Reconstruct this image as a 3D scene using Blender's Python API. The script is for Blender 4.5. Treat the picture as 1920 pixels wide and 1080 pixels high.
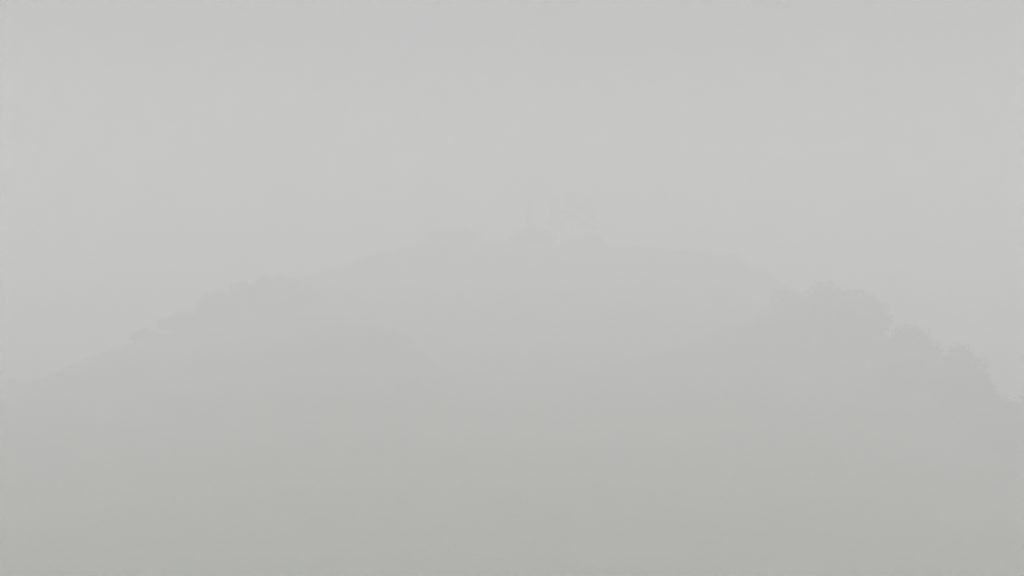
import bpy, bmesh, math, random
from mathutils import Vector, noise

# ------------------------------------------------------------------ scene, camera, sky, sun
for o in list(bpy.data.objects):
    bpy.data.objects.remove(o, do_unlink=True)
S = bpy.context.scene
COL = S.collection
R = math.radians

CAM_Z = 22.0                      # eye height above the valley floor
cam_d = bpy.data.cameras.new('camera')
cam_d.sensor_width = 36.0
cam_d.lens = 45.0
cam_d.clip_start = 0.1
cam_d.clip_end = 3000
cam = bpy.data.objects.new('camera', cam_d)
COL.objects.link(cam)
cam.location = (0, 0, CAM_Z)
cam.rotation_euler = (R(90 + 3.81), 0, 0)
S.camera = cam

SUN_EL, SUN_AZ = 55.0, 155.0       # degrees; azimuth measured from +Y towards +X
W = bpy.data.worlds.new('World')
S.world = W
W.use_nodes = True
nt = W.node_tree
nt.nodes.clear()
wo = nt.nodes.new('ShaderNodeOutputWorld')
bg = nt.nodes.new('ShaderNodeBackground')
sky = nt.nodes.new('ShaderNodeTexSky')
sky.sky_type = 'NISHITA'
sky.sun_disc = False
sky.sun_elevation = R(SUN_EL)
sky.sun_rotation = R(SUN_AZ)
sky.air_density = 1.0
sky.dust_density = 1.0
sky.ozone_density = 1.0
hs = nt.nodes.new('ShaderNodeHueSaturation')      # cloud cover takes the blue out of the sky
hs.inputs['Saturation'].default_value = 0.12
bg.inputs['Strength'].default_value = 0.05
nt.links.new(sky.outputs[0], hs.inputs['Color'])
nt.links.new(hs.outputs[0], bg.inputs['Color'])
nt.links.new(bg.outputs[0], wo.inputs['Surface'])

sd = bpy.data.lights.new('sun', 'SUN')
sd.energy = 4.0
sd.angle = R(10)
sd.color = (1.0, 0.99, 0.985)
sun = bpy.data.objects.new('sun', sd)
COL.objects.link(sun)
dvec = Vector((math.sin(R(SUN_AZ)) * math.cos(R(SUN_EL)), math.cos(R(SUN_AZ)) * math.cos(R(SUN_EL)), math.sin(R(SUN_EL))))
sun.rotation_euler = dvec.to_track_quat('Z', 'Y').to_euler()
sun.location = (0, 0, 120)

S.view_settings.view_transform = 'Standard'
S.view_settings.look = 'None'
S.view_settings.gamma = 1.0
S.view_settings.use_curve_mapping = False
S.view_settings.exposure = -0.13
S.cycles.use_adaptive_sampling = False
S.cycles.use_denoising = True
S.cycles.denoising_prefilter = 'FAST'
S.cycles.volume_bounces = 12
S.cycles.max_bounces = 14
S.cycles.diffuse_bounces = 2
S.cycles.transparent_max_bounces = 8

# fog, used at the end
FOG_DENSITY = 0.0215
FOG_COLOR = (0.985, 0.982, 0.9965, 1)
FOG_G = 0.0

rnd = random.Random(11)

# ------------------------------------------------------------------ materials
def mat(name, c1, c2=None, scale=3.0, rough=0.85, bump=0.0, bscale=20.0, c3=None, spec=0.3, transl=0.0):
    m = bpy.data.materials.new(name)
    m.use_nodes = True
    t = m.node_tree
    b = t.nodes['Principled BSDF']
    b.inputs['Roughness'].default_value = rough
    b.inputs['Specular IOR Level'].default_value = spec
    tc = t.nodes.new('ShaderNodeTexCoord')
    if c2 is None:
        b.inputs['Base Color'].default_value = (*c1, 1)
    else:
        n = t.nodes.new('ShaderNodeTexNoise')
        n.inputs['Scale'].default_value = scale
        n.inputs['Detail'].default_value = 6
        n.inputs['Roughness'].default_value = 0.6
        r = t.nodes.new('ShaderNodeValToRGB')
        r.color_ramp.elements[0].position = 0.3
        r.color_ramp.elements[0].color = (*c1, 1)
        r.color_ramp.elements[1].position = 0.7
        r.color_ramp.elements[1].color = (*c2, 1)
        if c3:
            e = r.color_ramp.elements.new(0.5)
            e.color = (*c3, 1)
        t.links.new(tc.outputs['Object'], n.inputs['Vector'])
        t.links.new(n.outputs['Fac'], r.inputs['Fac'])
        t.links.new(r.outputs['Color'], b.inputs['Base Color'])
    if bump:
        n2 = t.nodes.new('ShaderNodeTexNoise')
        n2.inputs['Scale'].default_value = bscale
        n2.inputs['Detail'].default_value = 4
        bp = t.nodes.new('ShaderNodeBump')
        bp.inputs['Strength'].default_value = bump
        bp.inputs['Distance'].default_value = 0.05
        t.links.new(tc.outputs['Object'], n2.inputs['Vector'])
        t.links.new(n2.outputs['Fac'], bp.inputs['Height'])
        t.links.new(bp.outputs['Normal'], b.inputs['Normal'])
    return m

M = {
    'grass': mat('meadow_grass', (0.075, 0.115, 0.030), (0.160, 0.185, 0.062), 0.2, 0.95, 0.7, 6.0, c3=(0.115, 0.145, 0.044), spec=0.1),
    'blade': mat('grass_blade', (0.085, 0.125, 0.035), (0.155, 0.18, 0.06), 0.5, 0.8, spec=0.2),
    'bark': mat('bark', (0.045, 0.035, 0.025), (0.10, 0.08, 0.06), 3.0, 0.95, 0.5, 12.0),
    'leaf_a': mat('leaf_green', (0.035, 0.065, 0.02), (0.07, 0.10, 0.035), 0.7, 0.75, spec=0.2),
    'leaf_b': mat('leaf_dark_green', (0.025, 0.05, 0.018), (0.055, 0.08, 0.03), 0.7, 0.75, spec=0.2),
    'leaf_c': mat('leaf_olive', (0.05, 0.065, 0.022), (0.09, 0.10, 0.04), 0.7, 0.75, spec=0.2),
}

def add_dry_field(m):
    """the far hill is a drier, straw-coloured field: mixed in by place, with a ragged boundary"""
    t = m.node_tree
    b = t.nodes['Principled BSDF']
    src = b.inputs['Base Color'].links[0].from_socket
    tc = [n for n in t.nodes if n.type == 'TEX_COORD'][0]
    sp = t.nodes.new('ShaderNodeSeparateXYZ')
    nz = t.nodes.new('ShaderNodeTexNoise'); nz.inputs['Scale'].default_value = 0.12; nz.inputs['Detail'].default_value = 5
    ad = t.nodes.new('ShaderNodeMath'); ad.operation = 'MULTIPLY_ADD'; ad.inputs[1].default_value = 10.0
    mr = t.nodes.new('ShaderNodeMapRange')
    mr.inputs['From Min'].default_value = 138.0; mr.inputs['From Max'].default_value = 146.0
    n2 = t.nodes.new('ShaderNodeTexNoise'); n2.inputs['Scale'].default_value = 0.25; n2.inputs['Detail'].default_value = 6
    cr = t.nodes.new('ShaderNodeValToRGB')
    cr.color_ramp.elements[0].position = .3; cr.color_ramp.elements[0].color = (0.15, 0.14, 0.08, 1)
    cr.color_ramp.elements[1].position = .7; cr.color_ramp.elements[1].color = (0.23, 0.205, 0.125, 1)
    mx = t.nodes.new('ShaderNodeMixRGB')
    L = t.links.new
    L(tc.outputs['Object'], sp.inputs[0]); L(tc.outputs['Object'], nz.inputs['Vector']); L(tc.outputs['Object'], n2.inputs['Vector'])
    L(nz.outputs['Fac'], ad.inputs[0]); L(sp.outputs['Y'], ad.inputs[2]); L(ad.outputs[0], mr.inputs['Value'])
    L(n2.outputs['Fac'], cr.inputs['Fac'])
    L(mr.outputs[0], mx.inputs['Fac']); L(src, mx.inputs['Color1']); L(cr.outputs['Color'], mx.inputs['Color2'])
    L(mx.outputs['Color'], b.inputs['Base Color'])
add_dry_field(M['grass'])
add_dry_field(M['blade'])

# ------------------------------------------------------------------ helpers
def mesh_obj(name, verts, faces, m, parent=None, smooth=False):
    me = bpy.data.meshes.new(name)
    me.from_pydata(verts, [], faces)
    me.materials.append(m)
    me.update()
    if smooth:
        me.polygons.foreach_set('use_smooth', [True] * len(me.polygons))
    o = bpy.data.objects.new(name, me)
    COL.objects.link(o)
    if parent:
        o.parent = parent
    return o

class MB:
    """collects simple solids into one mesh"""
    def __init__(s):
        s.v, s.f = [], []
    def poly(s, verts, faces):
        k = len(s.v)
        s.v += [tuple(p) for p in verts]
        s.f += [tuple(i + k for i in f) for f in faces]
        return s
    def box(s, x0, x1, y0, y1, z0, z1):
        return s.poly([(x0, y0, z0), (x1, y0, z0), (x1, y1, z0), (x0, y1, z0), (x0, y0, z1), (x1, y0, z1), (x1, y1, z1), (x0, y1, z1)],
                      [(3, 2, 1, 0), (4, 5, 6, 7), (0, 1, 5, 4), (1, 2, 6, 5), (2, 3, 7, 6), (3, 0, 4, 7)])
    def frustum(s, cx, cy, z0, z1, r0, r1, n=8, rot=0.0):
        a = [rot + 2 * math.pi * i / n for i in range(n)]
        v = [(cx + r0 * math.cos(t), cy + r0 * math.sin(t), z0) for t in a] + [(cx + r1 * math.cos(t), cy + r1 * math.sin(t), z1) for t in a]
        f = [(i, (i + 1) % n, n + (i + 1) % n, n + i) for i in range(n)] + [tuple(range(n - 1, -1, -1)), tuple(range(n, 2 * n))]
        return s.poly(v, f)
    def build(s, name, m, parent=None, smooth=False):
        return mesh_obj(name, s.v, s.f, m, parent, smooth)

def empty(name, loc, rz=0.0):
    o = bpy.data.objects.new(name, None)
    o.empty_display_size = 0.5
    COL.objects.link(o)
    o.location = loc
    o.rotation_euler = (0, 0, rz)
    return o

def tag(o, label=None, cat=None, group=None, kind=None):
    if label: o['label'] = label
    if cat: o['category'] = cat
    if group: o['group'] = group
    if kind: o['kind'] = kind
    return o

# ------------------------------------------------------------------ terrain: a far hill behind a nearer swell of ground with a hollow in its middle
def lerp_tab(tab, x):
    if x <= tab[0][0]: return tab[0][1]
    for (a, za), (b, zb) in zip(tab, tab[1:]):
        if x <= b:
            t = (x - a) / (b - a)
            t = t * t * (3 - 2 * t) * 0.35 + t * 0.65
            return za + (zb - za) * t
    return tab[-1][1]

# heights relative to the eye, along the crest of the far hill (x, z)
HILL_Y = 172.0
HILL = [(-300, -16), (-120, -9), (-70, -3.0), (-56, -1.0), (-47.3, 3.2), (-40.1, 8.2), (-36.5, 10.4), (-29.4, 12.8), (-24.4, 14.0), (-17.6, 16.1), (-12.2, 17.8), (-7.9, 18.2), (-4.3, 17.9), (-0.4, 17.7), (6.1, 17.4), (12.9, 16.8), (22.2, 16.0), (30.5, 15.2), (33.5, 13.9), (37.5, 11.2), (43, 7.2), (50, 2.0), (56, -4.3), (80, -11), (300, -16)]
SWELL = [(-300, -16.5), (-130, -6.4), (-95, -2.0), (-74, -0.7), (-56, -0.7), (-48.5, 2.5), (-43, 4.3), (-38, 5.6), (-28, 6.4), (-20, 6.2), (-12, 4.4), (-7.3, 0.6), (-1.2, -0.2), (5.4, -0.2), (14.6, 2.1), (24.6, 5.6), (31, 5.1), (37, 2.6), (45, -1.2), (56, -5.0), (80, -11), (300, -16)]
RIDGE_Y = [(-300, 152), (-36, 152), (-26, 145), (-14, 133), (-8, 131), (14, 131), (24, 134), (36, 138), (300, 138)]
def ground_z(x, y):
    n = noise.noise(Vector((x * 0.05, y * 0.05, 0.3))) * 0.45 + noise.noise(Vector((x * 0.17, y * 0.17, 4.3))) * 0.2 + noise.noise(Vector((x * 0.6, y * 0.6, 9.1))) * 0.07
    p = lerp_tab(HILL, x)
    if y < HILL_Y:
        far = p - max(5.0, p + 1.5) * ((HILL_Y - y) / 38.0) ** 1.2
    else:
        far = p - 0.02 * (y - HILL_Y) ** 1.6
    s = lerp_tab(SWELL, x)
    y0 = lerp_tab(RIDGE_Y, x)
    t = y - y0
    near = s - (max(4.0, s + 14.8) * (-t / (y0 - 95.0)) ** 1.18 if t < 0 else 0.16 * t ** 1.15)
    d = far - near                                   # smooth maximum of the two
    z = far if d > 2 else near if d < -2 else near + (d + 2) ** 2 / 8.0
    lo = -21.0
    if z < lo + 5:                                   # soft valley floor
        z = lo + 5 * math.exp((z - lo - 5) / 5.0)
    return CAM_Z + z + n * 0.7

NX, NY, X0, X1, Y0, Y1 = 440, 400, -330, 330, -120, 480
gv = []
for j in range(NY + 1):
    for i in range(NX + 1):
        x = X0 + (X1 - X0) * i / NX
        y = Y0 + (Y1 - Y0) * j / NY
        gv.append((x, y, ground_z(x, y)))
gf = [(j * (NX + 1) + i, j * (NX + 1) + i + 1, (j + 1) * (NX + 1) + i + 1, (j + 1) * (NX + 1) + i) for j in range(NY) for i in range(NX)]
ground = mesh_obj('ground', gv, gf, M['grass'], smooth=True)
tag(ground, 'grassy slopes with a hollow, rising to a smooth far hill', None, kind='structure')
GROUND_MIN = min(v[2] for v in gv)

# grass on the slope that faces the viewer
tv, tf = [], []
for k in range(150000):
    y = 80 + 92 * rnd.random() ** 0.95
    x = (rnd.random() * 2 - 1) * 0.48 * y
    z = ground_z(x, y) - 0.05
    a = rnd.random() * math.pi
    h = 0.08 + 0.18 * rnd.random()
    w = 0.10 + 0.12 * rnd.random()
    lx, ly = rnd.uniform(-.15, .15), rnd.uniform(-.15, .15)
    b = len(tv)
    ca, sa = math.cos(a) * w, math.sin(a) * w
    tv += [(x - ca, y - sa, z), (x + ca, y + sa, z), (x + lx, y + ly, z + h)]
    tf.append((b, b + 1, b + 2))
grass = mesh_obj('grass', tv, tf, M['blade'])
tag(grass, 'rough green grass covering the slopes', 'grass', kind='stuff')

# ------------------------------------------------------------------ trees and shrubs
def leaf_cloud(blobs, n, size, rng, flat=1.0):
    """leaf quads in the shells of many overlapping blobs"""
    v, f = [], []
    vol = [b[3] ** 2 for b in blobs]
    tot = sum(vol)
    for (bx, by, bz, br), w in zip(blobs, vol):
        for _ in range(int(n * w / tot)):
            d = Vector((rng.gauss(0, 1), rng.gauss(0, 1), rng.gauss(0, 1))).normalized()
            rr = br * (0.45 + 0.62 * rng.random() ** 0.6)
            c = Vector((bx, by, bz)) + Vector((d.x * rr, d.y * rr, d.z * rr * flat))
            nrm = (d + Vector((rng.uniform(-.8, .8), rng.uniform(-.8, .8), rng.uniform(-.3, .9)))).normalized()
            t = nrm.cross(Vector((rng.uniform(-1, 1), rng.uniform(-1, 1), rng.uniform(-1, 1)))).normalized()
            b = nrm.cross(t)
            s = size * rng.uniform(.6, 1.3)
            k = len(v)
            v += [c - t * s, c + b * s * .55, c + t * s, c - b * s * .55]
            f.append((k, k + 1, k + 2, k + 3))
    return [tuple(p) for p in v], f

def limb(mb, pts, r0, r1, n=7):
    prev = None
    k0 = len(mb.v)
    m = len(pts)
    for i, p in enumerate(pts):
        p = Vector(p)
        d = (Vector(pts[min(i + 1, m - 1)]) - Vector(pts[max(i - 1, 0)])).normalized()
        a = d.cross(Vector((.31, .95, .05))).normalized(); b = d.cross(a)
        r = r0 + (r1 - r0) * i / (m - 1)
        mb.v += [tuple(p + a * r * math.cos(2 * math.pi * j / n) + b * r * math.sin(2 * math.pi * j / n)) for j in range(n)]
    for i in range(m - 1):
        for j in range(n):
            a = k0 + i * n + j; b = k0 + i * n + (j + 1) % n
            mb.f.append((a, b, b + n, a + n))

def tree(name, label, x, y, top, width, crown_h, leaf, seed, n=6000, size=.26, depth=None, cat='tree', group=None, trunk_r=None, sink=.2):
    """top: crown top height above the valley datum; width and crown_h in metres"""
    rng = random.Random(seed)
    gz = ground_z(x, y)
    e = empty(name, (x, y, gz))
    tag(e, label, cat, group)
    Ht = top - gz
    depth = depth or width
    crown_h = max(crown_h, .93 * Ht)
    cz = Ht - crown_h / 2
    blobs = []
    nb = 46
    while len(blobs) < nb:
        d = Vector((rng.uniform(-1, 1), rng.uniform(-1, 1), rng.uniform(-1, 1)))
        if d.length > 1: continue
        br = min(width, crown_h) * rng.uniform(.15, .27)
        k = 1.0
        px = d.x * (width / 2 - br * .8); py = d.y * (depth / 2 - br * .8); pz = cz + d.z * (crown_h / 2 - br * .85)
        blobs.append((px, py, pz, br))
    blobs.append((rng.uniform(-.08, .08) * width, 0, Ht - min(crown_h, width) * .22, min(crown_h, width) * .22))
    v, f = leaf_cloud(blobs, n, size, rng)
    mesh_obj('crown', v, f, M[leaf], e)
    mb = MB()
    tr = trunk_r or max(.06, Ht * .022)
    lean = rng.uniform(-.03, .03) * Ht
    sp = [(0, 0, -sink - .3), (lean * .3, 0, Ht * .2), (lean * .7, lean * .3, max(Ht * .45, cz * .8)), (lean, lean * .4, cz + crown_h * .2)]
    limb(mb, sp, tr, tr * .35, 9)
    tk = mb.build('trunk', M['bark'], e, True)
    mb = MB()
    for b in blobs[::2]:
        z0 = max(Ht * .12, min(cz + crown_h * .1, b[2] - .35 * abs(b[0]) - .2 * crown_h))
        st = Vector((lean * .6, lean * .25, z0)); en = Vector(b[:3])
        mid = (st + en) / 2 + Vector((0, 0, -.06 * Ht))
        limb(mb, [tuple(st), tuple(mid), tuple(en)], tr * .42, tr * .1, 5)
    mb.build('branches', M['bark'], tk, True)
    return e

C = CAM_Z
G1 = 'trees stepping down the right slope'
tree('broad_tree', 'broad rounded tree, largest and leftmost of the bank on the right slope', 31.9, 132.5, C + 9.6, 14.6, 9.2, 'leaf_a', 3, 14000, .32, 11.0, group=G1)
tree('broad_tree', 'rounded tree second in the right-hand row, just below the largest one', 38.4, 124.0, C + 4.85, 7.6, 7.2, 'leaf_b', 4, 5600, .29, group=G1)
tree('broad_tree', 'third tree of the row stepping down the right slope, small rounded crown', 41.2, 119.0, C + 3.0, 5.8, 8.0, 'leaf_c', 5, 4800, .27, group=G1)
tree('broad_tree', 'small narrow tree side by side with the lowest right-hand tree', 42.8, 116.0, C + .2, 4.2, 6.6, 'leaf_a', 16, 3400, .26, group=G1)
tree('broad_tree', 'lowest and outermost tree, cut off by the right picture edge', 44.5, 113.0, C - 2.0, 5.8, 6.4, 'leaf_b', 6, 4800, .27, group=G1)
G2 = 'trees on the left ridge'
tree('broad_tree', 'broad low tree on the left ridge, the larger and right one of two', -28.6, 153.0, C + 11.7, 11.0, 4.9, 'leaf_a', 7, 7600, .30, group=G2)
tree('broad_tree', 'lower spreading tree on the left ridge, left one of two', -35.0, 152.5, C + 10.0, 6.6, 4.6, 'leaf_b', 8, 4800, .28, group=G2)

def shrub(label, x, y, h, width, leaf, seed, n=2200, group=None, name='shrub'):
    rng = random.Random(seed)
    gz = ground_z(x, y)
    e = empty(name, (x, y, gz)); tag(e, label, 'shrub', group)
    blobs = []
    for k in range(int(14 + 9 * width / h)):                 # a dome: tall in the middle, down to the ground at the rim
        a = rng.uniform(0, 2 * math.pi); r = math.sqrt(rng.random()) * .94
        lh = h * math.sqrt(max(0.03, 1 - r * r)) * rng.uniform(.85, 1.04)
        br = min(h * .36, max(.28, lh * rng.uniform(.35, .5)))
        blobs.append((r * math.cos(a) * (width / 2 - br * .6), r * math.sin(a) * (width * .36 - br * .6), max(br * .35, (lh - br) * (rng.random() ** .45)), br))
    v, f = leaf_cloud(blobs, n, .2, rng)
    mesh_obj('foliage', v, f, M[leaf], e)
    mb = MB()
    for b in blobs:
        limb(mb, [(b[0] * .2, b[1] * .2, -.3), (b[0] * .6, b[1] * .6, b[2] * .5), tuple(b[:3])], .05, .015, 5)
    mb.build('stems', M['bark'], e)
    return e
G3 = 'shrubs on the left skyline'
shrub('wide rounded shrub on the left skyline below the spreading tree', -39.2, 152.0, 2.3, 6.6, 'leaf_b', 21, 4200, G3)
shrub('low outermost shrub where the left skyline falls away', -43.6, 152.5, 1.6, 4.6, 'leaf_c', 22, 2400, G3)
G4 = 'bushes on the crest of the far hill'
shrub('low domed bush alone on the far crest, left of the tall trees', -7.9, 172.0, 1.7, 8.4, 'leaf_b', 23, 3600, G4)
shrub('round dark bush on the far crest round the foot of the pointed cypress', 2.8, 171.6, 2.9, 7.4, 'leaf_b', 24, 4200, G4)
shrub('low bush on the far crest under the three slender trees', 9.8, 171.2, 2.2, 7.4, 'leaf_c', 28, 3600, G4)

# pointed cypresses
def cypress(label, x, y, top, w, seed, n=1500, size=.13, group=None):
    gz = ground_z(x, y)
    e = empty('cypress', (x, y, gz)); tag(e, label, 'tree', group)
    rng = random.Random(seed)
    h = top - gz
    m = 16
    bl = [(rng.uniform(-.06, .06), rng.uniform(-.06, .06), .2 + (h - .3) * k / (m - 1), w * (.5 * (1 - (k / m) ** 1.3)) + .05) for k in range(m)]
    v, f = leaf_cloud(bl, n, size, rng, 1.5)
    mesh_obj('crown', v, f, M['leaf_b'], e)
    mb = MB(); limb(mb, [(0, 0, -.4), (0, 0, .8), (.02, 0, h * .85)], max(.07, h * .016), .02, 7); mb.build('trunk', M['bark'], e, True)
cypress('tall pointed cypress rising from the round bush on the far crest', 2.5, 172.2, C + 24.4, 1.5, 31, 2400, .15)
cypress('tiny pointed conifer alone on the hillside, just left of the largest right-hand tree', 29.4, 150.0, C + 8.3, .9, 32, 1100, .1)

# tall slender trees with airy upright crowns
def slender(label, x, y, top, w, ch, seed):
    rng = random.Random(seed)
    gz = ground_z(x, y)
    e = empty('slender_tree', (x, y, gz)); tag(e, label, 'tree', 'slender trees on the far crest')
    h = top - gz
    bl = []
    ln = rng.uniform(-.3, .3)
    for k in range(30):
        a = rng.uniform(0, 2 * math.pi); u = rng.random()
        rr = w * .5 * (.35 + .65 * math.sin(math.pi * min(1, .25 + .75 * u))) * math.sqrt(rng.random())
        br = rng.uniform(.2, .42)
        bl.append((ln + rr * math.cos(a), rr * math.sin(a), h - br * .8 - (ch - br) * (1 - u), br))
    bl.append((ln, 0, h - .45, .45))
    v, f = leaf_cloud(bl, 2600, .14, rng)
    mesh_obj('crown', v, f, M['leaf_b'], e)
    mb = MB()
    limb(mb, [(0, 0, -.4), (ln * .3, 0, h * .35), (ln, .05, h * .65), (ln, .05, h - .4)], .16, .04, 8)
    tk = mb.build('trunk', M['bark'], e, True)
    mb = MB()
    for b in bl:
        z0 = max(h * .3, b[2] - .7)
        limb(mb, [(ln * .8, .03, z0), ((ln + b[0]) / 2, b[1] / 2, b[2] - .25), tuple(b[:3])], .05, .015, 5)
    mb.build('branches', M['bark'], tk, True)
slender('leftmost of the three slender trees on the far crest, leafy far down', 5.9, 172.0, C + 23.9, 2.3, 4.6, 41)
slender('middle and tallest of the three slender trees on the far crest', 8.0, 172.4, C + 24.6, 2.2, 3.9, 42)
slender('rightmost of the three slender trees on the far crest', 10.2, 171.8, C + 23.7, 2.4, 4.2, 43)

# low hedge running right along the far crest
hv, hf = [], []
rng = random.Random(51)
hx = []
k = 12.6
while k < 30.6:
    hx.append((k, HILL_Y + .3 * math.sin(k), ground_z(k, HILL_Y) - CAM_Z + .28 + rng.uniform(-.05, .12), rng.uniform(.36, .52)))
    k += .42
v, f = leaf_cloud([(a, b, c + CAM_Z, r) for a, b, c, r in hx], 5200, .11, rng)
hedge = mesh_obj('hedge', v, f, M['leaf_b'])
tag(hedge, 'long low hedge running right along the far crest from the slender trees', 'hedge')

# ------------------------------------------------------------------ the fog
fm = bpy.data.materials.new('fog')
fm.use_nodes = True
t = fm.node_tree
t.nodes.clear()
out = t.nodes.new('ShaderNodeOutputMaterial')
pv = t.nodes.new('ShaderNodeVolumePrincipled')
pv.inputs['Color'].default_value = FOG_COLOR
pv.inputs['Density'].default_value = FOG_DENSITY
pv.inputs['Anisotropy'].default_value = FOG_G
t.links.new(pv.outputs[0], out.inputs['Volume'])
hz = MB().box(-340, 340, -130, 490, GROUND_MIN - 1, CAM_Z + 28).build('haze', fm)
tag(hz, 'dense pale fog lying over the whole hill', 'fog', kind='stuff')
